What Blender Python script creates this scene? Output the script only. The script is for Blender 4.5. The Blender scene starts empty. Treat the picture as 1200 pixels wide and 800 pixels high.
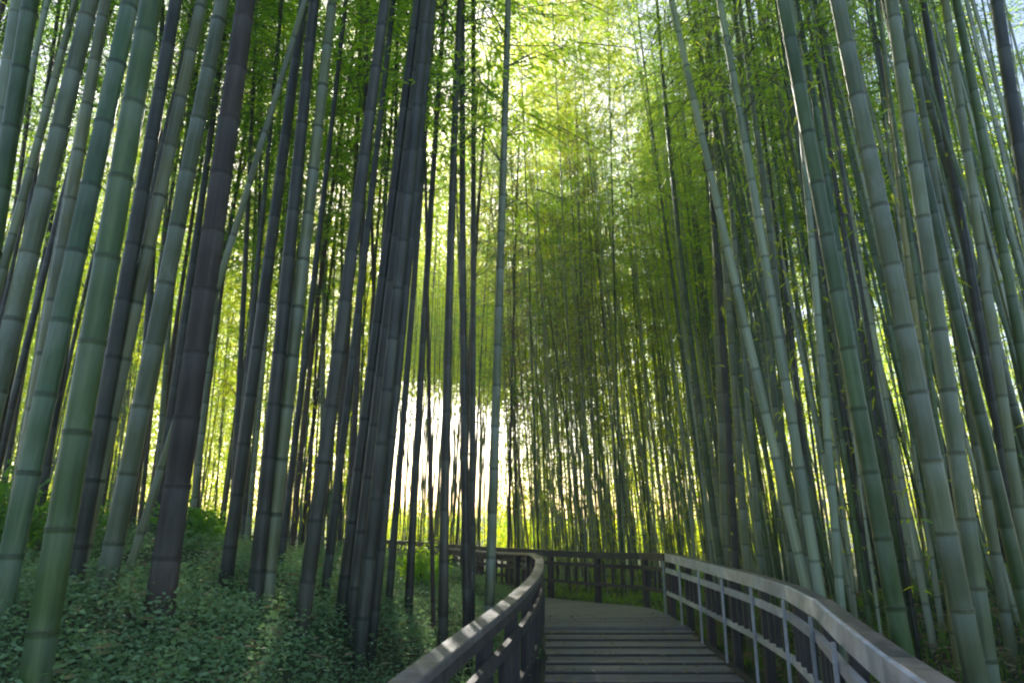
import bpy, bmesh, math, random
import numpy as np
from mathutils import Vector, Matrix

random.seed(7)
R = math.radians
scene = bpy.context.scene
col = scene.collection

# ------------------------------------------------------------------ camera
EYE, FPX, PITCH = 1.7, 800.0, math.atan(205 / 800)
cam_d = bpy.data.cameras.new('camera')
cam_d.lens, cam_d.sensor_width = 24.0, 36.0
cam_d.clip_start, cam_d.clip_end = 0.05, 2000
cam = bpy.data.objects.new('camera', cam_d)
cam.location = (0, 0, EYE)
cam.rotation_euler = (math.pi / 2 + PITCH, 0, 0)
col.objects.link(cam)
scene.camera = cam

# ------------------------------------------------------------------ light
SUN_EL, SUN_AZ = R(28), R(-13)
w = bpy.data.worlds.new('World')
scene.world = w
w.use_nodes = True
nt = w.node_tree
bg = nt.nodes['Background']
sky = nt.nodes.new('ShaderNodeTexSky')
sky.sky_type = 'NISHITA'
sky.sun_disc = False
sky.sun_elevation = SUN_EL
sky.sun_rotation = SUN_AZ
sky.air_density, sky.dust_density, sky.ozone_density = 1.0, 1.6, 1.0
nt.links.new(sky.outputs[0], bg.inputs[0])
bg.inputs[1].default_value = 0.12
sd = bpy.data.lights.new('sun', 'SUN')
sd.energy, sd.angle, sd.color = 5.0, R(0.5), (1.0, 0.95, 0.86)
sun = bpy.data.objects.new('sun', sd)
sdir = Vector((math.sin(SUN_AZ) * math.cos(SUN_EL), math.cos(SUN_AZ) * math.cos(SUN_EL), math.sin(SUN_EL)))
sun.rotation_euler = (-sdir).to_track_quat('-Z', 'Y').to_euler()
sun.location = (-10, 40, 30)
col.objects.link(sun)
vs = scene.view_settings
vs.view_transform, vs.look, vs.gamma, vs.exposure = 'Standard', 'None', 1.0, 1.42
vs.use_curve_mapping = False
scene.render.engine = 'CYCLES'
cy = scene.cycles
cy.max_bounces, cy.diffuse_bounces, cy.glossy_bounces = 8, 5, 3
cy.transmission_bounces, cy.transparent_max_bounces, cy.volume_bounces = 6, 6, 0
cy.use_denoising = True
cy.filter_width = 2.2
cy.sample_clamp_indirect = 6.0

# ------------------------------------------------------------------ helpers
def unproj(u, v, y):
    """A place seen at photo coordinates (u, v), y metres ahead."""
    x, z = (u - 600) / FPX, (400 - v) / FPX
    dy = math.cos(PITCH) - z * math.sin(PITCH)
    dz = math.sin(PITCH) + z * math.cos(PITCH)
    return Vector((x / dy * y, y, EYE + dz / dy * y))

def link(name, data, parent=None, mat=None):
    o = bpy.data.objects.new(name, data)
    col.objects.link(o)
    if parent is not None:
        o.parent = parent
    if mat is not None and data is not None and len(data.materials) == 0:
        for m in (mat if isinstance(mat, (list, tuple)) else [mat]):
            data.materials.append(m)
    return o

def tag(o, label=None, cat=None, group=None, kind=None):
    for k, v in (('label', label), ('category', cat), ('group', group), ('kind', kind)):
        if v:
            o[k] = v
    return o

def quads_mesh(name, V, F, smooth=False, mat_idx=None):
    V = np.asarray(V, np.float32).reshape(-1, 3)
    F = np.asarray(F, np.int32).reshape(-1, 4)
    me = bpy.data.meshes.new(name)
    me.vertices.add(len(V)); me.vertices.foreach_set('co', V.ravel())
    me.loops.add(F.size); me.loops.foreach_set('vertex_index', F.ravel())
    me.polygons.add(len(F))
    me.polygons.foreach_set('loop_start', np.arange(0, F.size, 4, dtype=np.int32))
    me.polygons.foreach_set('loop_total', np.full(len(F), 4, np.int32))
    if smooth:
        me.polygons.foreach_set('use_smooth', np.ones(len(F), bool))
    if mat_idx is not None:
        me.polygons.foreach_set('material_index', np.asarray(mat_idx, np.int32))
    me.update(calc_edges=True)
    me.validate()
    return me

def lathe(prof, seg, bend=(0, 0), closed=True):
    """prof: (z, r) rows; bend: sideways drift growing with z squared."""
    prof = np.asarray(prof, float)
    a = np.arange(seg) * 2 * np.pi / seg
    n = len(prof)
    V = np.zeros((n, seg, 3))
    V[:, :, 0] = prof[:, 1:2] * np.cos(a) + bend[0] * prof[:, 0:1] ** 2
    V[:, :, 1] = prof[:, 1:2] * np.sin(a) + bend[1] * prof[:, 0:1] ** 2
    V[:, :, 2] = prof[:, 0:1]
    i = np.arange(n - 1)[:, None] * seg
    j = np.arange(seg)[None, :]
    k = (j + 1) % seg
    F = np.stack([i + j, i + k, i + seg + k, i + seg + j], -1).reshape(-1, 4)
    return V.reshape(-1, 3), F

def sweep(pts, wid, hgt, up=Vector((0, 0, 1)), name='rail', chamfer=0.0, overlap=0.0):
    """A board of the given section run along pts (its top centre line); ends closed."""
    pts = [Vector(p) for p in pts]
    n = len(pts)
    rows = []
    c = chamfer
    sec = [(-wid / 2, -c), (-wid / 2 + c, 0), (wid / 2 - c, 0), (wid / 2, -c), (wid / 2, -hgt), (-wid / 2, -hgt)] if c else \
          [(-wid / 2, 0), (wid / 2, 0), (wid / 2, -hgt), (-wid / 2, -hgt)]
    for i, p in enumerate(pts):
        t = (pts[min(i + 1, n - 1)] - pts[max(i - 1, 0)])
        t.z = 0
        t.normalize()
        s = Vector((t.y, -t.x, 0))
        rows.append([p + s * a + up * b for a, b in sec])
    bm = bmesh.new()
    vv = [[bm.verts.new(q) for q in r] for r in rows]
    m = len(sec)
    for i in range(n - 1):
        for j in range(m):
            bm.faces.new((vv[i][j], vv[i][(j + 1) % m], vv[i + 1][(j + 1) % m], vv[i + 1][j]))
    bm.faces.new(vv[0][::-1]); bm.faces.new(vv[-1])
    bmesh.ops.recalc_face_normals(bm, faces=bm.faces)
    me = bpy.data.meshes.new(name)
    bm.to_mesh(me); bm.free()
    return me

def box_mesh(name, sx, sy, z0, z1, bev=0.006):
    bm = bmesh.new()
    bmesh.ops.create_cube(bm, size=1)
    for v_ in bm.verts:
        v_.co = Vector((v_.co.x * sx, v_.co.y * sy, z0 + (v_.co.z + .5) * (z1 - z0)))
    bmesh.ops.bevel(bm, geom=list(bm.edges), offset=bev, segments=1, affect='EDGES')
    me = bpy.data.meshes.new(name)
    bm.to_mesh(me); bm.free()
    return me

# ------------------------------------------------------------------ materials
def new_mat(name):
    m = bpy.data.materials.new(name)
    m.use_nodes = True
    t = m.node_tree
    b = t.nodes['Principled BSDF']
    return m, t, b

def ramp(t, fac, stops):
    r = t.nodes.new('ShaderNodeValToRGB')
    e = r.color_ramp.elements
    while len(e) < len(stops):
        e.new(0.5)
    for k, (p, c) in enumerate(stops):
        e[k].position = p
        e[k].color = (*c, 1)
    t.links.new(fac, r.inputs[0])
    return r.outputs[0]

def noise(t, vec, scale, detail=4, rough=0.6):
    n = t.nodes.new('ShaderNodeTexNoise')
    n.inputs['Scale'].default_value = scale
    n.inputs['Detail'].default_value = detail
    n.inputs['Roughness'].default_value = rough
    if vec is not None:
        t.links.new(vec, n.inputs['Vector'])
    return n.outputs['Fac']

def coords(t, sc=(1, 1, 1), kind='Object', rand=False):
    tc = t.nodes.new('ShaderNodeTexCoord')
    mp = t.nodes.new('ShaderNodeMapping')
    mp.inputs['Scale'].default_value = sc
    t.links.new(tc.outputs[kind], mp.inputs['Vector'])
    if rand:
        oi = t.nodes.new('ShaderNodeObjectInfo')
        mu = t.nodes.new('ShaderNodeMath'); mu.operation = 'MULTIPLY'
        mu.inputs[1].default_value = 57.0
        t.links.new(oi.outputs['Random'], mu.inputs[0])
        t.links.new(mu.outputs[0], mp.inputs['Location'])
    return mp.outputs[0]

def mixc(t, fac, a, b, mode='MIX'):
    m = t.nodes.new('ShaderNodeMix')
    m.data_type = 'RGBA'; m.blend_type = mode
    for s, v_ in ((m.inputs['Factor'], fac), (m.inputs['A'], a), (m.inputs['B'], b)):
        if isinstance(v_, (int, float)):
            s.default_value = v_
        elif isinstance(v_, tuple):
            s.default_value = (*v_, 1)
        else:
            t.links.new(v_, s)
    return m.outputs['Result']

def math_(t, op, a, b=None):
    m = t.nodes.new('ShaderNodeMath'); m.operation = op
    for s, v_ in ((m.inputs[0], a), (m.inputs[1], b)):
        if v_ is None:
            continue
        if isinstance(v_, (int, float)):
            s.default_value = v_
        else:
            t.links.new(v_, s)
    return m.outputs[0]

def culm_mat(name, c_dark, c_mid, c_light, internode, wax=0.5, rough=0.42):
    m, t, b = new_mat(name)
    st = noise(t, coords(t, (26, 26, 0.7), rand=True), 1.0, 5, 0.65)
    cl = noise(t, coords(t, (6, 6, 2.2), rand=True), 1.0, 4, 0.6)
    base = ramp(t, st, [(0.25, c_dark), (0.5, c_mid), (0.78, c_light)])
    oi = t.nodes.new('ShaderNodeObjectInfo')
    tint = ramp(t, oi.outputs['Random'], [(0.0, (0.66, 0.68, 0.54)), (0.5, (0.97, 1.0, 0.80)), (1.0, (1.28, 1.15, 0.86))])
    base = mixc(t, 1.0, base, tint, 'MULTIPLY')
    # grey lichen and dust patches
    lich = ramp(t, cl, [(0.5, (0, 0, 0)), (0.72, (1, 1, 1))])
    base = mixc(t, math_(t, 'MULTIPLY', lich, 0.75 * wax), base, (0.30, 0.33, 0.29))
    # dark weather stains running down the culm
    sn = noise(t, coords(t, (9, 9, 0.9), rand=True), 1.0, 5, 0.7)
    stn = ramp(t, sn, [(0.52, (0, 0, 0)), (0.68, (1, 1, 1))])
    base = mixc(t, math_(t, 'MULTIPLY', stn, 0.5), base, tuple(c * .6 for c in c_dark))
    # node marks: a dark scar with a waxy bloom under it
    tc = t.nodes.new('ShaderNodeTexCoord')
    sx = t.nodes.new('ShaderNodeSeparateXYZ')
    t.links.new(tc.outputs['Object'], sx.inputs[0])
    fr = math_(t, 'FRACT', math_(t, 'DIVIDE', sx.outputs['Z'], internode))
    wn = t.nodes.new('ShaderNodeTexWhiteNoise'); wn.noise_dimensions = '1D'
    seg_ = math_(t, 'ADD', math_(t, 'FLOOR', math_(t, 'DIVIDE', sx.outputs['Z'], internode)), math_(t, 'MULTIPLY', oi.outputs['Random'], 91.0))
    t.links.new(seg_, wn.inputs['W'])
    base = mixc(t, 1.0, base, ramp(t, wn.outputs['Value'], [(0, (0.74, 0.76, 0.72)), (1, (1.22, 1.18, 1.1))]), 'MULTIPLY')
    bloom = ramp(t, fr, [(0.0, (0, 0, 0)), (0.55, (0, 0, 0)), (0.95, (0.8, 0.8, 0.8)), (0.96, (0, 0, 0))])
    base = mixc(t, math_(t, 'MULTIPLY', bloom, wax * 0.5), base, (0.34, 0.40, 0.36))
    scar = ramp(t, fr, [(0.0, (1, 1, 1)), (0.022, (1, 1, 1)), (0.04, (0, 0, 0)), (0.962, (0, 0, 0)), (0.975, (1, 1, 1))])
    base = mixc(t, math_(t, 'MULTIPLY', scar, 0.45), base, (0.02, 0.025, 0.015))
    t.links.new(base, b.inputs['Base Color'])
    b.inputs['Roughness'].default_value = rough
    b.inputs['Specular IOR Level'].default_value = 0.45
    bp = t.nodes.new('ShaderNodeBump')
    bp.inputs['Strength'].default_value = 0.25
    bp.inputs['Distance'].default_value = 0.004
    t.links.new(st, bp.inputs['Height'])
    t.links.new(bp.outputs[0], b.inputs['Normal'])
    return m

IN = 0.42
M_GREEN = culm_mat('green_culm', (0.035, 0.075, 0.022), (0.062, 0.115, 0.04), (0.12, 0.18, 0.075), IN, 0.35)
M_GREY = culm_mat('grey_green_culm', (0.085, 0.115, 0.07), (0.155, 0.185, 0.12), (0.26, 0.285, 0.20), IN, 0.7)
M_PALE = culm_mat('pale_culm', (0.20, 0.26, 0.21), (0.30, 0.36, 0.30), (0.42, 0.46, 0.40), IN, 0.8)
M_TEAL = culm_mat('blue_green_culm', (0.035, 0.08, 0.04), (0.06, 0.12, 0.065), (0.13, 0.20, 0.12), IN, 0.5)
M_BROWN = culm_mat('brown_culm', (0.035, 0.024, 0.022), (0.07, 0.05, 0.048), (0.13, 0.10, 0.10), IN, 0.2, 0.6)
M_DARK = culm_mat('dark_culm', (0.022, 0.024, 0.024), (0.042, 0.045, 0.042), (0.075, 0.08, 0.07), IN, 0.2)  # on the left culms this dark tone carries their backlit shade
M_STRAW = culm_mat('straw_culm', (0.14, 0.13, 0.05), (0.24, 0.23, 0.09), (0.36, 0.34, 0.17), IN, 0.4)
MATS = dict(green=M_GREEN, grey=M_GREY, pale=M_PALE, teal=M_TEAL, brown=M_BROWN, dark=M_DARK, straw=M_STRAW)

def leaf_mat(name, dif, trans, var=0.35):
    m, t, b = new_mat(name)
    t.nodes.remove(b)
    out = t.nodes['Material Output']
    n1 = noise(t, coords(t, (1, 1, 1), rand=True), 2.2, 2)
    n2 = noise(t, coords(t, (1, 1, 1), rand=True), 28.0, 1)
    f = math_(t, 'ADD', math_(t, 'MULTIPLY', n1, 0.6), math_(t, 'MULTIPLY', n2, 0.4))
    lo = tuple(c * (1 - var) for c in trans)
    hi = (min(1, trans[0] * (1 + 1.5 * var)), trans[1] * (1 + var), trans[2])
    tr = ramp(t, f, [(0.3, lo), (0.5, trans), (0.72, hi)])
    d = ramp(t, f, [(0.3, tuple(c * (1 - var) for c in dif)), (0.7, tuple(c * (1 + var) for c in dif))])
    D = t.nodes.new('ShaderNodeBsdfDiffuse'); T = t.nodes.new('ShaderNodeBsdfTranslucent')
    G = t.nodes.new('ShaderNodeBsdfGlossy'); G.inputs['Roughness'].default_value = 0.45
    G.inputs['Color'].default_value = (0.6, 0.65, 0.6, 1)
    t.links.new(d, D.inputs[0]); t.links.new(tr, T.inputs[0])
    A = t.nodes.new('ShaderNodeAddShader')
    t.links.new(D.outputs[0], A.inputs[0]); t.links.new(T.outputs[0], A.inputs[1])
    X = t.nodes.new('ShaderNodeMixShader'); X.inputs[0].default_value = 0.05
    t.links.new(A.outputs[0], X.inputs[1]); t.links.new(G.outputs[0], X.inputs[2])
    t.links.new(X.outputs[0], out.inputs[0])
    return m

L_DEEP = leaf_mat('deep_green_leaf', (0.045, 0.10, 0.02), (0.14, 0.30, 0.02))
L_MID = leaf_mat('mid_green_leaf', (0.06, 0.125, 0.016), (0.34, 0.52, 0.02))
L_LIME = leaf_mat('lime_leaf', (0.10, 0.15, 0.012), (0.62, 0.65, 0.02))
L_DRY = leaf_mat('dry_leaf', (0.10, 0.09, 0.03), (0.22, 0.20, 0.05))
L_BANK = leaf_mat('bank_leaf', (0.125, 0.195, 0.09), (0.12, 0.20, 0.07))
L_GRASS = leaf_mat('grass_blade', (0.07, 0.13, 0.02), (0.20, 0.36, 0.03))
M_TWIG, _t, _b = new_mat('twig')
_b.inputs['Base Color'].default_value = (0.10, 0.12, 0.05, 1)

def wood_mat(name, stops, rough=0.6, grain=(1.2, 30, 30)):
    m, t, b = new_mat(name)
    g = noise(t, coords(t, grain, rand=True), 1.0, 6, 0.7)
    bl = noise(t, coords(t, (3, 3, 3), rand=True), 1.0, 4)
    c = ramp(t, g, stops)
    oi = t.nodes.new('ShaderNodeObjectInfo')
    c = mixc(t, 1.0, c, ramp(t, oi.outputs['Random'], [(0, (0.68, 0.68, 0.72)), (0.6, (1, 1, 1)), (1, (1.2, 1.14, 1.04))]), 'MULTIPLY')
    dk = ramp(t, bl, [(0.42, (1, 1, 1)), (0.62, (0, 0, 0))])
    c = mixc(t, math_(t, 'MULTIPLY', dk, 0.3), c, (0.05, 0.055, 0.04))
    t.links.new(c, b.inputs['Base Color'])
    rr = ramp(t, bl, [(0.3, (rough - .12,) * 3), (0.7, (rough + .15,) * 3)])
    t.links.new(rr, b.inputs['Roughness'])
    bp = t.nodes.new('ShaderNodeBump'); bp.inputs['Strength'].default_value = 0.5
    bp.inputs['Distance'].default_value = 0.006
    t.links.new(g, bp.inputs['Height']); t.links.new(bp.outputs[0], b.inputs['Normal'])
    return m

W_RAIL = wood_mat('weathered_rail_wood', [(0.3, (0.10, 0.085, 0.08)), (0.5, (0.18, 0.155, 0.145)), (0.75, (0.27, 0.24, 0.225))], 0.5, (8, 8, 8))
W_SKYLIT = wood_mat('skylit_rail_wood', [(0.3, (0.46, 0.46, 0.48)), (0.5, (0.62, 0.62, 0.65)), (0.75, (0.72, 0.72, 0.75))], 0.5, (8, 8, 8))  # bluish white puts the skylight on the inner faces into the wood colour
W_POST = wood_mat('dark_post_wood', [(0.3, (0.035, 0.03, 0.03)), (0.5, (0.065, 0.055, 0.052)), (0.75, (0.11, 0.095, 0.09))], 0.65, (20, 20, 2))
W_DECK = wood_mat('deck_wood', [(0.3, (0.15, 0.148, 0.165)), (0.5, (0.24, 0.237, 0.255)), (0.75, (0.33, 0.325, 0.345))], 0.5, (1.2, 30, 30))

M_GROUND, t, b = new_mat('forest_floor')
cc = coords(t, (1, 1, 1))
n1 = noise(t, cc, 0.5, 6); n2 = noise(t, cc, 9.0, 6, 0.7)
c1 = ramp(t, n2, [(0.3, (0.03, 0.03, 0.016)), (0.5, (0.065, 0.06, 0.032)), (0.7, (0.13, 0.11, 0.06))])
c2 = ramp(t, n2, [(0.3, (0.02, 0.045, 0.012)), (0.6, (0.05, 0.10, 0.03))])
cg = mixc(t, ramp(t, n1, [(0.4, (0, 0, 0)), (0.6, (1, 1, 1))]), c1, c2)
t.links.new(cg, b.inputs['Base Color'])
b.inputs['Roughness'].default_value = 0.95
bp = t.nodes.new('ShaderNodeBump'); bp.inputs['Strength'].default_value = 0.8; bp.inputs['Distance'].default_value = 0.05
t.links.new(n2, bp.inputs['Height']); t.links.new(bp.outputs[0], b.inputs['Normal'])

# ------------------------------------------------------------------ plan of the path
LEFT = [(-1.6, -12), (-1.15, -4), (-0.85, 0), (-0.5, 2.67), (-0.24, 4.4), (0.0, 6.0), (0.26, 8.2), (0.40, 10.4), (0.42, 12.4),
        (0.14, 14.9), (-1.1, 17.3), (-2.9, 19.9), (-4.8, 22.6), (-9.0, 27.0), (-15, 31.5)]
RIGHT = [(0.4, -12), (0.75, -4), (1.05, 0), (1.62, 2.67), (2.1, 4.52), (2.5, 5.9), (2.77, 7.4), (2.83, 9.0), (2.85, 11), (2.84, 13.0)]
FAR = [(2.84, 13.0), (2.66, 14.7), (1.62, 16.2), (0.4, 17.6), (-0.9, 19.4), (-2.6, 22.0), (-4.6, 24.9), (-8.6, 29.2), (-14.5, 33.8)]

def catmull(P, n=8):
    P = [Vector((*p, 0)) if len(p) == 2 else Vector(p) for p in P]
    out = []
    for i in range(len(P) - 1):
        a, b_, c, d = P[max(i - 1, 0)], P[i], P[i + 1], P[min(i + 2, len(P) - 1)]
        for k in range(n):
            s = k / n
            out.append(0.5 * ((2 * b_) + (c - a) * s + (2 * a - 5 * b_ + 4 * c - d) * s * s + (3 * b_ - a - 3 * c + d) * s ** 3))
    out.append(P[-1].copy())
    return out
cL, cR, cF = catmull(LEFT), catmull(RIGHT), catmull(FAR)
cO = cR + cF[1:]

def sdist(P, x, y):
    """Signed distance to a run of points; positive to its left as it leads away."""
    A = np.array([(p.x, p.y) for p in P])
    d = A[1:] - A[:-1]
    rx, ry = x - A[:-1, 0], y - A[:-1, 1]
    L2 = (d ** 2).sum(1)
    s = np.clip((rx * d[:, 0] + ry * d[:, 1]) / np.maximum(L2, 1e-9), 0, 1)
    ex, ey = rx - s * d[:, 0], ry - s * d[:, 1]
    q = ex * ex + ey * ey
    i = int(q.argmin())
    cr = d[i, 0] * ry[i] - d[i, 1] * rx[i]
    return math.copysign(math.sqrt(q[i]), cr), A[i, 1]

def sstep(a, b_, v):
    v = min(1, max(0, (v - a) / (b_ - a)))
    return v * v * (3 - 2 * v)

def dip(y):                     # the walk sinks a little past its crest
    return -0.14 * sstep(12.6, 16.5, y)

def lump(x, y):
    return 0.07 * math.sin(x * 1.7 + 1.3 * math.sin(y * .9)) + 0.06 * math.sin(y * 2.3 + x * .8) + 0.04 * math.sin(x * 4.1 - y * 3.3)

def gz(x, y):
    if y < 40 and abs(x) < 45:
        dl, yl = sdist(cL, x, y)
        if dl > 0:
            z = 0.72 * min(dl, 1.25) - 0.05
            if dl > 1.25:
                z += 0.20 * min(dl - 1.25, 4.0)
            z -= 0.18 * max(0, dl - 6.5)
            z *= (1 - .22 * sstep(6.5, 10, y)) * (1 - .5 * sstep(12.5, 16, yl))
            z = max(z, 0.1)
            z += lump(x, y) * min(1, dl)
            return z * (1 - sstep(30, 40, y)) - 0.2 * sstep(30, 40, y)
        dr, yy = sdist(cO, x, y)
        dr = -dr
        if dr > 0:
            sl = 0.30 * (1 - sstep(9, 14, yy)) + 0.04
            z = -0.18 + sl * min(dr, 3.4) + lump(x, y) * min(1, dr) * 0.7
            return z
        return -0.34
    return -0.2 + 0.5 * lump(x * .2, y * .2)

# ------------------------------------------------------------------ ground
xs = np.concatenate([[-600, -300, -150, -80, -50], np.arange(-36, -8, 1.0), np.arange(-8, 9, 0.22), np.arange(9, 37, 1.0), [50, 80, 150, 300, 600]])
ys = np.concatenate([[-200, -80, -40, -20], np.arange(-12, 0, 1.0), np.arange(0, 26, 0.25), np.arange(26, 42, 1.0), [50, 70, 110, 200, 400, 900]])
GZ = np.array([[gz(float(x), float(y)) for x in xs] for y in ys])
V = np.zeros((len(ys), len(xs), 3))
V[:, :, 0], V[:, :, 1], V[:, :, 2] = xs[None, :], ys[:, None], GZ
nx = len(xs)
i = np.arange(len(ys) - 1)[:, None] * nx
j = np.arange(nx - 1)[None, :]
F = np.stack([i + j, i + j + 1, i + nx + j + 1, i + nx + j], -1).reshape(-1, 4)
tag(link('ground', quads_mesh('ground', V, F, True), mat=M_GROUND), kind='structure')

# ------------------------------------------------------------------ boardwalk
def x_at(P, y):
    for a, b_ in zip(P[:-1], P[1:]):
        if a.y <= y <= b_.y:
            return a.x + (b_.x - a.x) * (y - a.y) / max(b_.y - a.y, 1e-6)
    return P[-1].x

deck = tag(bpy.data.objects.new('boardwalk', None), kind='structure')
col.objects.link(deck)
STEP, RISE = 0.42, 0.026
Y_TOP = 11.6
def board(c0, c1, z, depth, thick, mat, name, ang=None):
    """One board between two end points on the plan."""
    d = Vector(c1) - Vector(c0)
    L = d.length
    me = box_mesh(name, L, depth, -thick, 0, 0.005)
    o = link(name, me, deck, mat)
    o.location = ((c0[0] + c1[0]) / 2, (c0[1] + c1[1]) / 2, z + random.uniform(-.002, .002))
    o.rotation_euler = (random.uniform(-.004, .004), 0, math.atan2(d.y, d.x) + random.uniform(-.003, .003))
    return o
y = -3.0
kstep = 0
while y < Y_TOP - 0.01:
    n_up = round((Y_TOP - y) / STEP)
    zt = -RISE * min(n_up, 14)
    for k in range(3):
        yb = y + 0.030 + (k + 0.5) * 0.130
        board((x_at(cL, yb) + .02, yb), (x_at(cR, yb) - .02, yb), zt, 0.120, 0.035, W_DECK, 'plank')
    if n_up <= 14:
        board((x_at(cL, y) + .03, y + 0.012), (x_at(cR, y) - .03, y + 0.012), zt - 0.004, 0.022, 0.16, W_POST, 'riser')  # dark wood holds the backlit shade of the riser face
    y += STEP
# past the crest the boards fan round the bend to the left
lp = [p for p in cL if p.y >= Y_TOP]
def resample(P, n):
    d = [0]
    for a, b_ in zip(P[:-1], P[1:]):
        d.append(d[-1] + (b_ - a).length)
    out = []
    for k in range(n):
        s = d[-1] * k / (n - 1)
        i_ = max(q for q in range(len(d)) if d[q] <= s + 1e-9)
        i_ = min(i_, len(P) - 2)
        out.append(P[i_].lerp(P[i_ + 1], (s - d[i_]) / max(d[i_ + 1] - d[i_], 1e-9)))
    return out
op = [p for p in cO if p.y >= Y_TOP]
# boards are run straight across first, then turn with the walk
NB = 96
la = resample([Vector((x_at(cL, Y_TOP), Y_TOP, 0))] + [p for p in lp if p.y < 23.5], NB)
ra = resample([Vector((x_at(cR, Y_TOP), Y_TOP, 0))] + [p for p in op if p.y < 25.5], NB)
for k in range(NB):
    a, b_ = la[k], ra[k]
    dirv = (b_ - a).normalized()
    c0, c1 = a + dirv * .03, b_ - dirv * .03
    gap = min((la[min(k + 1, NB - 1)] - la[max(k - 1, 0)]).length, (ra[min(k + 1, NB - 1)] - ra[max(k - 1, 0)]).length) / 2
    board((c0.x, c0.y), (c1.x, c1.y), dip((a.y + b_.y) / 2) + 0.002 * (k % 2), max(0.05, gap - 0.022), 0.035, W_DECK, 'plank')
for P, nm in ((cL, -1), (cR, 1)):
    pts = [Vector((p.x - nm * .04, p.y, -0.04 - RISE * 14 * (1 - sstep(4, Y_TOP, p.y)) + dip(p.y))) for p in P if -4 < p.y < 13.2]
    link('edge_beam', sweep(pts, 0.07, 0.2, name='edge_beam'), deck, W_POST)

# ------------------------------------------------------------------ railings
def rail_z(y):
    return 1.05 + dip(y) * 0.9

def along(P, s0, s1, step):
    """Stations every step metres along P between two arc lengths, with their headings."""
    d = [0]
    for a, b_ in zip(P[:-1], P[1:]):
        d.append(d[-1] + (b_ - a).length)
    s1 = min(s1, d[-1])
    out = []
    s = s0
    while s <= s1 + 1e-6:
        i_ = min(max(q for q in range(len(d)) if d[q] <= s + 1e-9), len(P) - 2)
        f = (s - d[i_]) / max(d[i_ + 1] - d[i_], 1e-9)
        p = P[i_].lerp(P[i_ + 1], f)
        tdir = (P[i_ + 1] - P[i_]).normalized()
        out.append((p, tdir))
        s += step
    return out

_bal = {}
def railing(P, label, inner, pale, bay=1.2, start=0.0, end=1e9, top_w=0.125, smooth=False, group=None):
    """inner: +1 when the walk lies to the right of P as it leads away, -1 to the left."""
    st = along(P, start, end, bay)
    root = bpy.data.objects.new('railing', None)
    root.location = (st[0][0].x, st[0][0].y, 0)
    col.objects.link(root)
    tag(root, label, 'railing', group)
    off = Vector(root.location)
    def put(name, me, m):
        o = link(name, me, root, m)
        o.location = -off
        return o
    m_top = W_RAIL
    m_in = W_SKYLIT if pale else W_POST  # the left railing's inner shadow is put in by the dark wood
    fine = along(P, start, min(end, start + bay * (len(st) - 1)), bay / 6)
    def line(pts, side, z):
        out = []
        for p, td in pts:
            s = Vector((td.y, -td.x, 0)) * inner
            out.append(Vector((p.x + s.x * side, p.y + s.y * side, rail_z(p.y) + z)))
        return out
    nb = len(st) - 1
    if smooth:
        put('handrail', sweep(line(fine, 0.0, 0.0), top_w, 0.045, chamfer=.006), m_top)
        put('fascia_board', sweep(line(fine, top_w / 2 - .03, -0.047), 0.03, 0.075), m_in)
    for k in range(nb):
        seg = fine[k * 6:k * 6 + 7]
        if len(seg) < 2:
            continue
        if not smooth:
            seg = [seg[0], seg[-1]]
        dz = random.uniform(-.003, .003)
        if not smooth:
            a = line(seg, 0.0, dz)
            put('handrail', sweep(line(seg, -0.03, dz), top_w, 0.045, chamfer=.006), m_top)
            put('fascia_board', sweep(line(seg, top_w / 2 - .012, 0.002 + dz), 0.03, 0.135), m_in)
        put('middle_rail', sweep(line(seg, 0.045, -0.245), 0.045, 0.075), m_in)
        put('lower_rail', sweep(line(seg, 0.045, -0.635), 0.045, 0.065), m_in)
    for p, td in st:
        z = rail_z(p.y)
        key = ('post', round(z, 2))
        me = _bal.get(key) or _bal.setdefault(key, box_mesh('post', 0.13, 0.10, -1.6, -0.048))
        o = link('post', me, root, W_POST)
        s = Vector((td.y, -td.x, 0)) * inner
        o.location = Vector((p.x - s.x * .035, p.y - s.y * .035, z)) - off
        o.rotation_euler.z = math.atan2(td.y, td.x)
        me = _bal.get('batten') or _bal.setdefault('batten', box_mesh('post_batten', 0.028, 0.03, -1.16, -0.137, .004))
        if pale:
            o = link('post_batten', _bal.setdefault('pale_batten', box_mesh('post_batten', 0.028, 0.03, -1.16, -0.137, .004)), root, W_SKYLIT)
            o.location = Vector((p.x + s.x * .086 + td.x * .07, p.y + s.y * .086 + td.y * .07, z)) - off
            o.rotation_euler.z = math.atan2(td.y, td.x)
    for (p, td), (q, _) in zip(st[:-1], st[1:]):
        for k in range(1, 5):
            c = p.lerp(q, k / 5)
            s = Vector((td.y, -td.x, 0)) * inner
            nm = 'baluster_pale' if pale else 'baluster_dark'
            me = _bal.get(nm) or _bal.setdefault(nm, box_mesh('baluster', 0.05, 0.05, -0.634, -0.321, .004))
            o = link('baluster', me, root, W_POST)
            o.location = Vector((c.x + s.x * .045, c.y + s.y * .045, rail_z(c.y))) - off
            o.rotation_euler.z = math.atan2(td.y, td.x)
    return root

sR = sum((b_ - a).length for a, b_ in zip(cR[:-1], cR[1:]))
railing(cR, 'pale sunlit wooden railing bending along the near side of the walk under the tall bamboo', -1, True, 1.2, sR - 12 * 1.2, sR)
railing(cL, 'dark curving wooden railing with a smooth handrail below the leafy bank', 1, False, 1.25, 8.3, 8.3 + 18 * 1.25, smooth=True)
railing(cF, 'low dark wooden railing crossing the far end of the walk at the bend', -1, False, 1.5, 0.15, 40, top_w=0.11)

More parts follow.
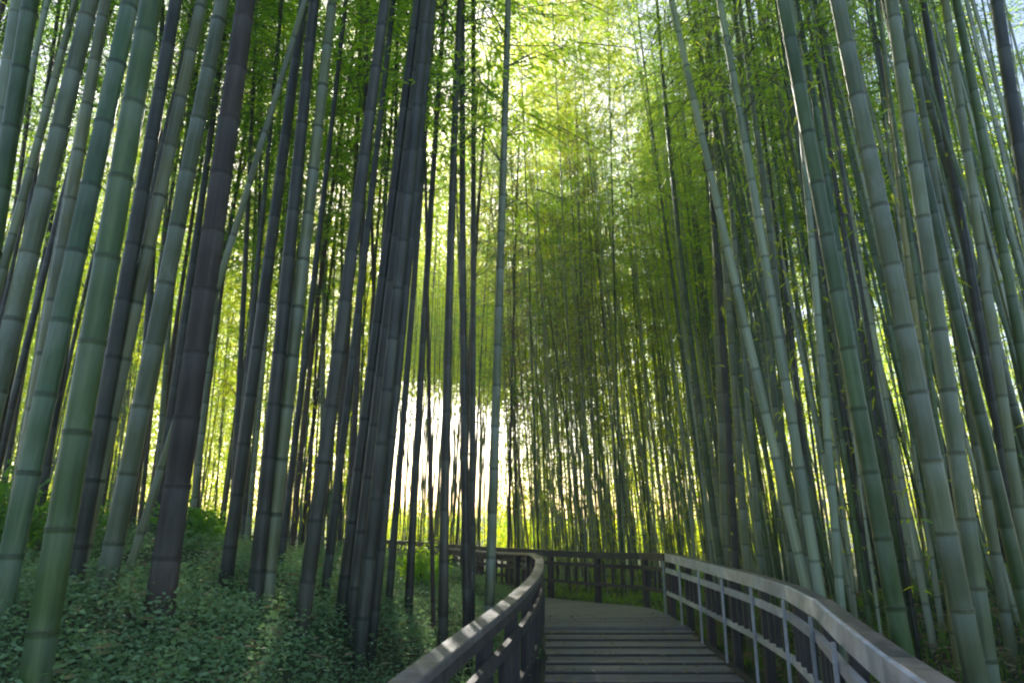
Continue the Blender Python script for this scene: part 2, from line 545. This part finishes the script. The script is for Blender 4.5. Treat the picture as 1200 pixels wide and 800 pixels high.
# ------------------------------------------------------------------ leaves and crowns
rng = np.random.default_rng(11)
def leaves(base, direc, length, width, droop=0.25):
    """One folded four-corner blade per row."""
    n = len(base)
    d = direc / np.linalg.norm(direc, axis=1, keepdims=True)
    r = rng.normal(size=(n, 3))
    s = np.cross(d, r); s /= np.linalg.norm(s, axis=1, keepdims=True)
    length = np.asarray(length)[:, None]; width = np.asarray(width)[:, None]
    tip = base + d * length; tip[:, 2] -= droop * length[:, 0]
    mid = base + d * length * 0.42
    V = np.stack([base, mid + s * width / 2, tip, mid - s * width / 2], 1)
    F = np.arange(n * 4).reshape(n, 4)
    return V.reshape(-1, 3), F

def tubes(A, B, r0, r1):
    """Three-sided twigs from A to B."""
    n = len(A)
    d = B - A; d /= np.maximum(np.linalg.norm(d, axis=1, keepdims=True), 1e-9)
    ref = np.where(np.abs(d[:, 2:3]) > .9, np.array([[1., 0, 0]]), np.array([[0, 0, 1.]]))
    s = np.cross(d, ref); s /= np.linalg.norm(s, axis=1, keepdims=True)
    q = np.cross(d, s)
    rings = []
    for P, r in ((A, r0), (B, r1)):
        for k in range(3):
            a = k * 2 * np.pi / 3
            rings.append(P + (s * math.cos(a) + q * math.sin(a)) * r)
    V = np.stack(rings, 1)
    o = (np.arange(n) * 6)[:, None]
    F = np.concatenate([o + np.array([[k, (k + 1) % 3, 3 + (k + 1) % 3, 3 + k]]) for k in range(3)], 0)
    return V.reshape(-1, 3), F

def crown_mesh(name, H, reach, per, leaf_mat_, node=0.36, ll=0.16, lw=0.026, low_thin=0.5, mats=None):
    """Alternating sprays of twigs up an upright axis, blades drooping from each."""
    A, B, LB, LD = [], [], [], []
    z, az = 0.0, rng.uniform(0, 6.28)
    while z < H:
        t = z / H
        env = reach * (0.45 + 0.75 * math.sin(math.pi * min(1, .18 + t * .8))) * (1.0 if t < .8 else (1.25 - t) / .45 )
        az += math.pi + rng.normal() * .5
        for k in range(3):
            a = az + rng.normal() * .45
            L = env * rng.uniform(.55, 1.1)
            el = rng.uniform(.35, .95)
            p0 = np.array([0, 0, z])
            p1 = p0 + L * .55 * np.array([math.cos(a) * math.cos(el), math.sin(a) * math.cos(el), math.sin(el)])
            p2 = p1 + L * .55 * np.array([math.cos(a), math.sin(a), rng.uniform(-.35, .15)])
            A += [p0, p1]; B += [p1, p2]
            m = max(3, int(per * L / reach * (low_thin + (1 - low_thin) * min(1, t * 2.5))))
            for q in range(m):
                s = rng.uniform(.25, 1.0)
                c = (p0 + (p1 - p0) * s / .5) if s < .5 else (p1 + (p2 - p1) * (s - .5) / .5)
                c = c + rng.normal(size=3) * np.array([.13, .13, .10])
                for _ in range(3):
                    LB.append(c + rng.normal(size=3) * .03)
                    LD.append([math.cos(a) + rng.normal() * .8, math.sin(a) + rng.normal() * .8, -.35 + rng.normal() * .45])
        z += node * rng.uniform(.8, 1.2)
    LB, LD = np.array(LB), np.array(LD)
    n = len(LB)
    V1, F1 = leaves(LB, LD, ll * rng.uniform(.6, 1.25, n), lw * rng.uniform(.7, 1.3, n))
    V2, F2 = tubes(np.array(A), np.array(B), 0.007, 0.003)
    me = quads_mesh(name, np.concatenate([V1, V2]), np.concatenate([F1, F2 + len(V1)]), False,
                    np.concatenate([np.zeros(len(F1)), np.ones(len(F2))]))
    me.materials.append(leaf_mat_); me.materials.append(M_TWIG)
    return me

CROWN = {}
for k in range(3):
    CROWN['high', k] = crown_mesh('crown', 8.0, 1.2, 22, L_MID, ll=.10, lw=.017)
    CROWN['deep', k] = crown_mesh('crown', 8.0, 1.25, 24, L_MID if k else L_DEEP, ll=.10, lw=.017)
    CROWN['lime', k] = crown_mesh('crown', 10.0, 1.0, 30, L_LIME if k else L_MID, low_thin=.35, ll=.13, lw=.022)
    CROWN['dense', k] = crown_mesh('crown', 8.0, 1.35, 40, L_DEEP if k else L_MID, ll=.11, lw=.019)
    CROWN['mid', k] = crown_mesh('crown', 9.0, 1.1, 18, L_MID, low_thin=.4, ll=.125, lw=.021)
CROWN['dry', 0] = crown_mesh('crown', 8.0, .8, 9, L_DRY, low_thin=.8)

# ------------------------------------------------------------------ bamboo
NODES = {}
def node_ring(kind):
    if kind not in NODES:
        V_, F_ = lathe([(-.020, .985), (-.015, 1.04), (-.009, 1.06), (-.004, 1.015), (.001, 1.055), (.006, 1.08), (.011, 1.03), (.014, .96)], 16)
        NODES[kind] = quads_mesh('node', V_, F_, True)
        NODES[kind].materials.append(MATS[kind])
    return NODES[kind]

def stem_mesh(H, r, seg, bend, detailed, taper=.62):
    prof = []
    rr = lambda z: r * (1 - taper * (z / H) ** 1.15) * (1 + .12 * math.exp(-z / .25))
    n = int(H / IN)
    if detailed:
        for k in range(n):
            z = k * IN
            if z < 8:
                prof += [(z, rr(z) * 1.03), (z + .02, rr(z) * .965), (z + .10, rr(z) * .985), (z + IN * .5, rr(z + IN * .5)), (z + IN - .05, rr(z + IN) * .99), (z + IN - .015, rr(z + IN) * 1.02)]
            else:
                prof += [(z, rr(z) * 1.02)]
    else:
        k = 0
        while k < n:
            prof.append((k * IN, rr(k * IN)))
            k += 3
    prof.append((H, max(.004, rr(H) * .3)))
    V_, F_ = lathe(prof, seg, bend)
    return quads_mesh('stem', V_, F_, True)

SHARED = {}
def shared_stem(kind, k):
    key = (kind, k)
    if key not in SHARED:
        bend = (random.uniform(-.0035, .0035), random.uniform(-.0035, .0035))
        me = stem_mesh(14.0, 0.05, 8, bend, False)
        me.materials.append(MATS[kind])
        SHARED[key] = (me, bend)
    return SHARED[key]

def bamboo(base, axis, diam, H, kind, crown, label, group, detailed=False, bend=(0, 0), crown_from=.55, crown_scale=1.0, turn=None):
    root = bpy.data.objects.new('bamboo', None)
    root.location = base
    q = axis.to_track_quat('Z', 'Y')
    root.rotation_mode = 'QUATERNION'
    root.rotation_quaternion = q
    col.objects.link(root)
    tag(root, label, 'bamboo', group)
    turn = random.uniform(0, 6.28) if turn is None else turn
    if detailed:
        me = stem_mesh(H, diam / 2, 18, bend, True)
        me.materials.append(MATS[kind])
        st = link('stem', me, root)
        bx, by = bend
        zn = H
        for k in range(1, int(min(H, 7.5) / IN)):
            z = k * IN
            o = link('node', node_ring(kind), st, None)
            rad = diam / 2 * (1 - .62 * (z / H) ** 1.15)
            o.location = (bx * z * z, by * z * z, z)
            o.scale = (rad, rad, .75 + random.random() * .4)
    else:
        me, bend = shared_stem(kind, random.randrange(4))
        st = link('stem', me, root)
        st.scale = (diam / .10, diam / .10, H / 14.0)
        bend = (bend[0] * diam / .1 / (H / 14) ** 2, bend[1] * diam / .1 / (H / 14) ** 2)
    if crown:
        key = (crown, random.randrange(3)) if (crown, 1) in CROWN else (crown, 0)
        me = CROWN[key]
        z0 = H * crown_from
        c = link('crown', me, root)
        hc = {'lime': 10., 'mid': 9.}.get(crown, 8.)
        s = (H - z0 + .4) / hc
        c.location = (bend[0] * z0 * z0, bend[1] * z0 * z0, z0)
        # follow the bent stem
        sl = Vector((bend[0] * (H * H - z0 * z0), bend[1] * (H * H - z0 * z0), H - z0))
        c.rotation_mode = 'QUATERNION'
        c.rotation_quaternion = sl.to_track_quat('Z', 'Y') @ Matrix.Rotation(turn, 3, 'Z').to_quaternion()
        c.scale = (crown_scale, crown_scale, s)
    return root

def seat(P, axis):
    """Slide a culm's foot along its own line to the soil."""
    p = P.copy()
    for _ in range(25):
        d = gz(p.x, p.y) - 0.06 - p.z
        p += axis * (d / axis.z) * .8
    return p

def ray_bamboo(u0, v0, u1, v1, width, diam, kind, label, group=None, crown='high', H=None, leany=0.0, cf=.55, detailed=None, bend=(0, 0), cs=1.0):
    """u, v: two points of the culm's axis as sighted in the photo; width there in px gives its distance."""
    y = diam * FPX / width
    for _ in range(60):
        a, b_ = unproj(u0, v0, y), unproj(u1, v1, y)
        if a.z > b_.z:
            a, b_ = b_, a
        ax = (b_ - a).normalized()
        ax.y += leany
        ax.normalize()
        p = seat(a, ax)
        if u0 < 605 and u0 != 596:
            good = sdist(cL, p.x, p.y)[0] > .3
            step = -.12 if y > 6 else .1
        else:
            good = sdist(cO, p.x, p.y)[0] < -.35
            step = .15
        if good:
            break
        y += step
    diam = width * y / FPX
    if p.y > 6.5:
        cf -= .10
        cs = 1.15
        if 440 < u1 < 620:
            cf, cs, crown = (random.uniform(.36, .46) if u1 < 540 else .35), 1.25, 'dense'
    placed.append((p.x, p.y))
    H = H or random.uniform(13.5, 16.5)
    det = (width >= 15) if detailed is None else detailed
    return bamboo(p, ax, diam, H, kind, crown, label, group, det, bend, cf, cs)

placed = []
T = [
 # u0, v0, u1, v1, px, diameter, material, label
 (2, 120, 20, 0, 18, .10, 'pale', 'pale blue-grey bamboo culm cut by the top left corner of the picture'),
 (5, 200, 38, 0, 23, .11, 'green', 'dark green bamboo culm with one clear node beside the corner, near the left edge'),
 (28, 130, 60, 0, 8, .055, 'pale', 'thin pale bamboo stem just right of the dark green corner culm'),
 (17, 370, 102, 0, 24, .115, 'grey', 'stout light grey-green bamboo culm with many ringed nodes, leaning furthest at the left edge'),
 (50, 420, 128, 0, 16, .10, 'grey', 'slim grey bamboo culm directly right of the stout ringed one'),
 (24, 600, 148, 0, 25, .115, 'teal', 'thick blue-green bamboo culm between a slim grey one and the big mossy green one'),
 (40, 800, 178, 0, 31, .12, 'green', 'big mossy green bamboo culm, its foot in the bottom left corner'),
 (118, 500, 207, 0, 19, .11, 'dark', 'dull dark grey bamboo culm behind the big mossy green one'),
 (150, 400, 237, 0, 17, .10, 'grey', 'grey-green bamboo culm crossing behind the light ringed culm at the upper left'),
 (146, 575, 258, 0, 22, .12, 'grey', 'smooth light grey bamboo culm with faint nodes, left of the purplish brown one'),
 (178, 775, 288, 0, 30, .16, 'brown', 'thick purplish brown dead bamboo culm standing on the bank'),
 (305, 180, 362, 0, 9, .06, 'grey', 'slender grey bamboo stem leaning over the dark culm right of the brown one'),
 (295, 735, 368, 0, 17, .115, 'dark', 'dark culm close behind a grey one, two along from the brown culm'),
 (313, 690, 392, 0, 16, .11, 'grey', 'straight grey bamboo culm standing on the bank between dark culms'),
 (262, 700, 330, 200, 15, .11, 'dark', 'dark bamboo culm nearest to the brown one on the bank'),
 (335, 610, 385, 200, 8, .07, 'dark', 'thin dark stem right of the straight grey culm'),
 (358, 700, 440, 100, 17, .11, 'dark', 'sturdy dark bamboo culm left of the dark clump before the sun glow'),
 (392, 600, 447, 150, 10, .08, 'dark', 'slim dark culm leaning towards the dark clump'),
 (400, 725, 492, 0, 16, .115, 'dark', 'leftmost culm of the dark clump before the sun glow'),
 (413, 722, 490, 60, 15, .105, 'dark', 'second culm of the dark clump, close against the leftmost'),
 (428, 700, 503, 0, 15, .10, 'dark', 'third culm of the dark clump, close to the bright gap'),
 (446, 640, 512, 0, 13, .09, 'dark', 'rightmost culm of the dark clump, at the edge of the bright gap'),
 (455, 710, 482, 380, 8, .07, 'dark', 'short-looking dark stem standing in the bright gap beside the dark clump'),
 (478, 725, 508, 100, 9, .08, 'dark', 'lone dark culm in the middle of the bright sunlit gap'),
 (519, 720, 527, 60, 11, .09, 'dark', 'upright dark culm right of the bright gap'),
 (547, 710, 535, 60, 10, .085, 'dark', 'dark culm leaning slightly left beside the upright dark one'),
 (508, 730, 503, 500, 5, .045, 'brown', 'thin brown stem low in front of the distant railing'),
 (553, 640, 558, 100, 8, .075, 'dark', 'dark stem between the bright gap and the green-grey pole by the handrail'),
 (574, 695, 597, 0, 12, .10, 'grey', 'tall grey-green culm standing alone just behind the dark curving handrail'),
 (596, 640, 602, 180, 4, .05, 'dark', 'hair-thin black stem at the edge of the lime green thicket'),
 (838, 620, 752, 40, 8, .085, 'green', 'thin dark green culm bowing across the lime thicket'),
 (945, 690, 780, 0, 12, .09, 'pale', 'pale slanting bamboo culm, the most tilted on the sunny side'),
 (850, 640, 822, 0, 9, .08, 'grey', 'first grey stem of the upright clump behind the pale railing'),
 (862, 650, 830, 0, 9, .08, 'dark', 'darker stem within the upright grey clump behind the pale railing'),
 (875, 660, 835, 0, 9, .08, 'grey', 'grey stem just left of the pale slanting culm, within the upright clump'),
 (892, 665, 842, 0, 8, .075, 'grey', 'last grey stem of the upright clump, crossed by the slanting culm'),
 (960, 690, 850, 0, 12, .09, 'pale', 'second pale culm, running beside the most slanted one'),
 (930, 500, 881, 0, 9, .075, 'grey', 'slim grey culm above the middle of the pale railing'),
 (1058, 760, 921, 0, 21, .12, 'green', 'broad dark green culm with a shaded face rising behind the bend of the pale railing'),
 (985, 700, 940, 130, 10, .08, 'pale', 'thin pale culm along the shaded side of the broad dark green one'),
 (1030, 600, 960, 60, 10, .085, 'teal', 'slim blue-green culm between the two broadest culms over the railing'),
 (1143, 790, 985, 0, 24, .125, 'grey', 'broadest grey-green bamboo culm over the near end of the pale railing'),
 (1160, 800, 1041, 0, 21, .12, 'grey', 'wide grey culm with a pale edge directly right of the broadest one'),
 (1100, 600, 1020, 0, 9, .075, 'straw', 'thin brownish stem behind the broadest grey-green culm'),
 (1180, 560, 1088, 30, 12, .10, 'dark', 'dark culm against the lit leaves at the upper right'),
 (1200, 420, 1135, 60, 13, .105, 'green', 'dark green culm second from the right edge'),
 (1205, 240, 1168, 0, 19, .11, 'dark', 'thick dark culm cut off by the right edge of the picture'),
 (1175, 700, 1060, 10, 11, .09, 'grey', 'slim grey culm right of the pair of broad grey ones'),
 (1200, 640, 1104, 0, 13, .10, 'grey', 'grey culm rising out of the right edge near the grass'),
]
for (u0, v0, u1, v1, px, dm, kd, lab) in T:
    left = u0 < 605
    ray_bamboo(u0, v0, u1, v1, px, dm, kd, lab, None, crown='deep' if left else 'high', leany=random.uniform(-.015, .015), cf=random.uniform(.5, .6))

def px_of(x, y, z):
    c, s = math.cos(PITCH), math.sin(PITCH)
    dz = z - EYE
    d = y * c + dz * s
    return 600 + FPX * x / d, 400 - FPX * (dz * c - y * s) / d

ADJ = dict(dark='dark', grey='grey-green', green='green', brown='brown', pale='pale', straw='straw yellow', teal='blue-green')
def lab_for(label, kd, u, v, y_):
    for lim, words in SPANS[label[0]]:
        if u < lim:
            break
    return label[1].format(ADJ[kd], words)
BANKSP = [(170, 'left of the brown culm'), (270, 'just behind the brown culm'), (360, 'right of the brown culm'), (430, 'left of the dark clump'),
          (490, 'behind the dark clump'), (9999, 'near the curving handrail')]
MIDSP = [(660, 'just right of the hair-thin black stem'), (710, 'over the left post of the far railing'), (755, 'over the right post of the far railing'), (9999, 'by the corner where the railings meet')]
RIGHTSP = [(880, 'by the upright grey clump'), (960, 'by the two pale slanting culms'), (1050, 'by the broad dark green culm'), (1130, 'by the broadest grey-green culm'), (9999, 'near the right edge')]
SPANS = dict(bank=BANKSP, mid=MIDSP, right=RIGHTSP)
def scatter(n, xr, yr, ok, diam, kinds, crowns, label, group, cf, lean=.04, H=(11, 15), gap=.25, cs=(.9, 1.1), lx=0.0):
    k = tries = 0
    while k < n and tries < n * 400:
        tries += 1
        x, y_ = random.uniform(*xr), random.uniform(*yr)
        if not ok(x, y_) or any((x - a) ** 2 + (y_ - b2) ** 2 < gap * gap for a, b2 in placed):
            continue
        placed.append((x, y_))
        ax = Vector((random.gauss(lx, lean), random.gauss(0, lean), 1)).normalized()
        p = Vector((x, y_, gz(x, y_) - .06))
        kd = random.choice(kinds)
        bamboo(p, ax, random.uniform(*diam), random.uniform(*H), kd, random.choice(crowns), lab_for(label, kd, *px_of(x, y_, 3.0), y_), group, False,
               crown_from=random.uniform(*cf), crown_scale=random.uniform(*cs))
        k += 1
    return k

uu = lambda x, y_: 600 + FPX * x / (y_ * math.cos(PITCH))
def onbank(x, y_, m=.5):
    d, _ = sdist(cL, x, y_)
    return d > m
def outside(x, y_, m=.5):
    d, _ = sdist(cO, x, y_)
    return d < -m
in_gap = lambda x, y_: 425 < uu(x, y_) < 575

scatter(60, (-9, 0), (6.5, 15), lambda x, y_: onbank(x, y_, .8) and -250 < uu(x, y_) < 560 and not (455 < uu(x, y_) < 530),
        (.07, .11), ['dark', 'dark', 'grey', 'dark', 'brown'], ['deep', 'high', 'dense'],
        ('bank', 'slim {} culm back on the bank, {}'), 'slim culms on the bank', (.36, .5), .03, cs=(1.0, 1.3))
scatter(34, (-26, -1), (16, 30), lambda x, y_: (onbank(x, y_, 1) or outside(x, y_, .5)) and -60 < uu(x, y_) < 440,
        (.05, .09), ['green', 'grey', 'straw'], ['lime', 'mid', 'lime'],
        ('bank', 'far {} bamboo with bright leaves beyond the bank, {}'), 'bright bamboo beyond the bank', (.12, .4), .04, (13, 19), gap=.5, cs=(1.1, 1.5))
scatter(6, (-8, -.5), (20, 34), lambda x, y_: outside(x, y_, .6) and in_gap(x, y_),
        (.05, .08), ['dark', 'green'], ['high'],
        ('bank', 'far {} stem against the white sunlit gap, {}'), 'stems in the sunlit gap', (.4, .55), .02, gap=.6)
scatter(66, (-.2, 9.5), (17.5, 30), lambda x, y_: outside(x, y_, .5) and 596 < uu(x, y_) < 850,
        (.035, .065), ['grey', 'pale', 'straw', 'green', 'dark'], ['lime', 'lime', 'mid', 'lime', 'dry'],
        ('mid', 'thin {} bamboo in the lime thicket, {}'), 'thicket beyond the far railing', (.28, .5), .035, (12, 19), .22, cs=(1.0, 1.5), lx=-.03)
scatter(6, (.3, 3.2), (16.6, 18.8), lambda x, y_: outside(x, y_, .3),
        (.05, .065), ['grey', 'green'], ['lime'], ('mid', 'tall {} bamboo arching above the walk, {}'), 'tall bamboo right behind the far railing', (.5, .6), .03, (19, 22), .3, cs=(1.1, 1.4), lx=-.01)
scatter(48, (2.5, 11), (4.5, 15.5), lambda x, y_: outside(x, y_, .55) and 800 < uu(x, y_) < 1330,
        (.055, .10), ['grey', 'green', 'teal', 'dark', 'grey'], ['high', 'mid'],
        ('right', 'mid-sized {} culm behind the pale railing, {}'), 'dense row behind the pale railing', (.40, .55), .03, cs=(.9, 1.2), lx=-.05)
scatter(36, (5, 26), (14, 30), lambda x, y_: outside(x, y_, 1) and 820 < uu(x, y_) < 1280,
        (.045, .08), ['green', 'straw', 'grey'], ['lime', 'mid', 'lime'],
        ('right', 'distant {} sunlit bamboo, {}'), 'sunlit bamboo at the back', (.08, .4), .04, (13, 19), gap=.4, cs=(1.1, 1.5), lx=-.03)

# the rest of the grove: too many and too far to tell apart
def thicket():
    A, B, RA, LB, LD = [], [], [], [], []
    def zone(n, yr, ur, ok, H, r, per, spread, low=.03):
        k = 0
        while k < n:
            y_, u = rng.uniform(*yr), rng.uniform(*ur)
            x = (u - 600) / FPX * y_
            if not ok(x, y_, u):
                continue
            k += 1
            h = rng.uniform(*H) * (.8 if u > 585 and y_ > 30 else 1)
            z = gz(x, y_) - .1
            lx, ly = rng.normal(size=2) * .035
            lx -= .06 if u > 640 else (.02 if u > 600 else -.01)
            P = np.array([x, y_, z]); D = np.array([lx, ly, 1]) * h
            A.append(P); B.append(P + D); RA.append(rng.uniform(*r))
            m = int(rng.uniform(*per))
            if m < 2:
                continue
            t_ = low + (1 - low) * rng.uniform(0, 1, m)[:, None] ** .85
            c = P + D * t_ + rng.normal(size=(m, 3)) * np.array([spread, spread, .4])
            for _ in range(2):
                LB.append(c + rng.normal(size=(m, 3)) * .08)
                LD.append(rng.normal(size=(m, 3)) + np.array([0, 0, -.4]))
    out = lambda x, y_, u: outside(x, y_, .6) or onbank(x, y_, 1.0)
    nogap = lambda x, y_, u: not (440 < u < 585) and (not (585 <= u < 860) or rng.random() < .6)
    zone(230, (30, 46), (-150, 1350), nogap, (10, 17), (.025, .04), (200, 420), .6)
    zone(110, (24, 38), (-150, 440), out, (11, 18), (.02, .035), (400, 650), .9, .10)
    zone(50, (31, 40), (590, 900), lambda *q: True, (1.0, 1.8), (.01, .02), (160, 260), .6)
    zone(95, (32, 46), (435, 590), lambda *q: True, (13, 17), (.02, .035), (300, 520), .8, .68)
    zone(26, (19, 27), (400, 540), out, (15, 18), (.018, .028), (260, 420), .8, .62)
    zone(190, (7, 26), (800, 1330), lambda x, y_, u: outside(x, y_, .8), (10, 15), (.028, .05), (20, 80), .5)
    zone(190, (16.5, 31), (600, 870), lambda x, y_, u: outside(x, y_, .5), (9, 14), (.014, .026), (60, 160), .6)
    zone(110, (12, 28), (-100, 430), out, (10, 15), (.02, .036), (20, 90), .5)
    zone(170, (17.2, 25), (606, 880), lambda x, y_, u: outside(x, y_, .5), (10, 14), (.016, .027), (6, 30), .5, .4)
    zone(90, (6.5, 20), (830, 1330), lambda x, y_, u: outside(x, y_, .8), (11, 15), (.02, .035), (10, 40), .5, .35)
    zone(24, (22, 32), (425, 560), out, (13, 17), (.018, .03), (80, 220), .7, .36)
    zone(40, (34, 46), (425, 600), lambda *q: True, (1.7, 2.5), (.01, .02), (70, 130), .6)
    zone(15, (17.5, 27), (575, 770), lambda x, y_, u: outside(x, y_, .5), (18, 21), (.018, .028), (380, 560), .8, .55)
    LB, LD = np.concatenate(LB), np.concatenate(LD)
    A, B, RA = np.array(A), np.array(B), np.array(RA)[:, None]
    uA = 600 + FPX * A[:, 0] / A[:, 1]
    pale_ = (uA > 600) & (rng.random(len(A)) < np.where(uA < 880, .7, .3))  # central stems painted pale for the skylight on their fronts
    k = len(LB)
    far = np.clip(LB[:, 1] / 34, .45, 1.1)
    V1, F1 = leaves(LB, LD, far * rng.uniform(.18, .34, k), far * rng.uniform(.04, .07, k))
    V2, F2 = tubes(A, B, RA, RA * .35)
    me = quads_mesh('bamboo_thicket', np.concatenate([V1, V2]), np.concatenate([F1, F2 + len(V1)]), False,
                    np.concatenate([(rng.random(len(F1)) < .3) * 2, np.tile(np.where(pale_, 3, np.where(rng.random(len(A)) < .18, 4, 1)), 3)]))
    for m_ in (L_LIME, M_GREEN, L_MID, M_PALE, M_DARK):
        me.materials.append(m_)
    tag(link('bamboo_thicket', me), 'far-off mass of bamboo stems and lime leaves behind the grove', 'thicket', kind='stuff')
thicket()

# ------------------------------------------------------------------ low plants
def ground_cover(name, n, place, height, ll, lw, mat, label, cat, per=5):
    LB, LD = [], []
    k = 0
    while k < n:
        x, y_ = place()
        if x is None:
            continue
        z = gz(x, y_)
        h = height * rng.uniform(.4, 1.2)
        a0 = rng.uniform(0, 6.28)
        for q in range(per):
            a = a0 + q * 2.4 + rng.normal() * .3
            LB.append((x + rng.normal() * .05, y_ + rng.normal() * .05, z + h * rng.uniform(.25, 1)))
            LD.append((math.cos(a), math.sin(a), rng.uniform(-.2, .7)))
        k += 1
    LB, LD = np.array(LB), np.array(LD)
    m = len(LB)
    V_, F_ = leaves(LB, LD, ll * rng.uniform(.5, 1.4, m), lw * rng.uniform(.6, 1.3, m), .2)
    return tag(link(name, quads_mesh(name, V_, F_), mat=mat), label, cat, kind='stuff')

def p_bank():
    y_ = 1.2 + 15 * rng.random() ** 1.5
    x = x_at(cL, y_) - .12 - 7 * rng.random() ** 1.6
    if rng.random() > .5 + .5 * math.sin(x * 2.1 + 1.7 * math.sin(y_ * 1.6)):
        if rng.random() > .45:
            return None, None
    return x, y_
ground_cover('undergrowth', 56000, p_bank, .20, .037, .018, L_BANK, 'low dusky green undergrowth covering the bank under the bamboo', 'undergrowth')

def blades(name, n, place, hgt, mat, label):
    P = []
    while len(P) < n:
        x, y_ = place()
        if x is None:
            continue
        P.append((x, y_, gz(x, y_) - .02))
    P = np.array(P)
    D = rng.normal(size=(n, 3)) * .35 + np.array([0, 0, 1.0])
    V_, F_ = leaves(P, D, hgt * rng.uniform(.5, 1.3, n), .02 * rng.uniform(.6, 1.3, n), .1)
    return tag(link(name, quads_mesh(name, V_, F_), mat=mat), label, 'grass', kind='stuff')

def p_far():
    y_ = rng.uniform(13, 24); x = rng.uniform(-1, 7)
    return (x, y_) if outside(x, y_, .12) else (None, None)
blades('far_grass', 14000, p_far, .20, L_GRASS, 'bright green grass behind the far railing')
def p_right():
    y_ = rng.uniform(2, 14); x = x_at(cR, y_) + .15 + 4 * rng.random() ** 1.4
    return x, y_
blades('railing_grass', 9000, p_right, .2, L_DEEP, 'green grass at the feet of the bamboo behind the pale railing')

def shrub(x, y_, r, h, mat, label, n=900):
    root = bpy.data.objects.new('shrub', None)
    root.location = (x, y_, gz(x, y_) - .03)
    col.objects.link(root)
    tag(root, label, 'shrub')
    A, B, LB, LD = [], [], [], []
    for k in range(14):
        a, s = rng.uniform(0, 6.28), rng.uniform(.2, 1)
        tip = np.array([math.cos(a) * r * s, math.sin(a) * r * s, h * (1.1 - .5 * s) * rng.uniform(.8, 1.1)])
        A.append((0, 0, 0)); B.append(tip)
        for q in range(n // 14):
            c = tip * rng.uniform(.35, 1.05) + rng.normal(size=3) * r * .16
            LB.append(c); LD.append(rng.normal(size=3) + np.array([0, 0, .1]))
    V_, F_ = leaves(np.array(LB), np.array(LD), rng.uniform(.06, .12, len(LB)), rng.uniform(.025, .045, len(LB)))
    link('foliage', quads_mesh('foliage', V_, F_), root, mat)
    V_, F_ = tubes(np.array(A, float), np.array(B), .012, .004)
    link('branches', quads_mesh('branches', V_, F_), root, M_TWIG)
for (u, yy, r, h, m, lab) in [
    (8, 6.0, .55, .75, L_DEEP, 'dark leafy shrub at the left edge, behind the blue-green culm'),
    (248, 9.5, .40, .62, L_MID, 'small bright green shrub on top of the bank, right of the brown culm'),
    (225, 8.0, .45, .45, L_DEEP, 'dark low shrub just below the bright green one on the bank'),
    (100, 7.0, .5, .5, L_DEEP, 'dark shrub between the big mossy culm and the light grey culm'),
    (500, 9.5, .35, .6, L_MID, 'small green shrub below the bright gap on the bank')]:
    x = (u - 600) / FPX * yy
    shrub(x, yy, r, h, m, lab)

# fallen leaves
def litter(name, n, place, label):
    P = []
    while len(P) < n:
        q = place()
        if q is not None:
            P.append(q)
    P = np.array(P)
    D = rng.normal(size=(n, 3)) * np.array([1, 1, .12])
    V_, F_ = leaves(P, D, rng.uniform(.06, .13, n), rng.uniform(.012, .02, n), 0.0)
    return tag(link(name, quads_mesh(name, V_, F_), mat=L_FALLEN), label, 'leaf litter', kind='stuff')
def q_deck():
    y_ = rng.uniform(4, 13)
    a, b2 = x_at(cL, y_) + .08, x_at(cR, y_) - .08
    f = rng.beta(.45, .45)
    zt = -RISE * min(max(0, math.ceil((Y_TOP - y_) / STEP)), 14)
    return (a + (b2 - a) * f, y_, zt + rng.uniform(.006, .02))
L_FALLEN = leaf_mat('fallen_leaf', (0.24, 0.18, 0.09), (0.10, 0.07, 0.03))
litter('deck_litter', 700, q_deck, 'dry fallen bamboo leaves scattered on the walk')
def q_bank():
    x, y_ = (p_bank() if rng.random() < .45 else p_right())
    return None if x is None else (x, y_, gz(x, y_) + rng.uniform(.02, .17))
litter('leaf_litter', 22000, q_bank, 'dry fallen leaves on the soil under the bamboo')

# ------------------------------------------------------------------ haze added to make the glow and veil
bm = bmesh.new()
bmesh.ops.create_cube(bm, size=1)
for v_ in bm.verts:
    v_.co = Vector((v_.co.x * 110, 22 + v_.co.y * 80, 8.5 + v_.co.z * 21))
me = bpy.data.meshes.new('haze'); bm.to_mesh(me); bm.free()
mh = bpy.data.materials.new('haze'); mh.use_nodes = True
t = mh.node_tree
t.nodes.remove(t.nodes['Principled BSDF'])
pv = t.nodes.new('ShaderNodeVolumePrincipled')
pv.inputs['Color'].default_value = (0.95, 0.96, 1.0, 1)
pv.inputs['Density'].default_value = 0.0021
pv.inputs['Anisotropy'].default_value = 0.6
t.links.new(pv.outputs[0], t.nodes['Material Output'].inputs['Volume'])
hz = link('haze', me, mat=mh)
tag(hz, 'thin haze added through the whole grove in place of lens glare', 'haze', kind='stuff')
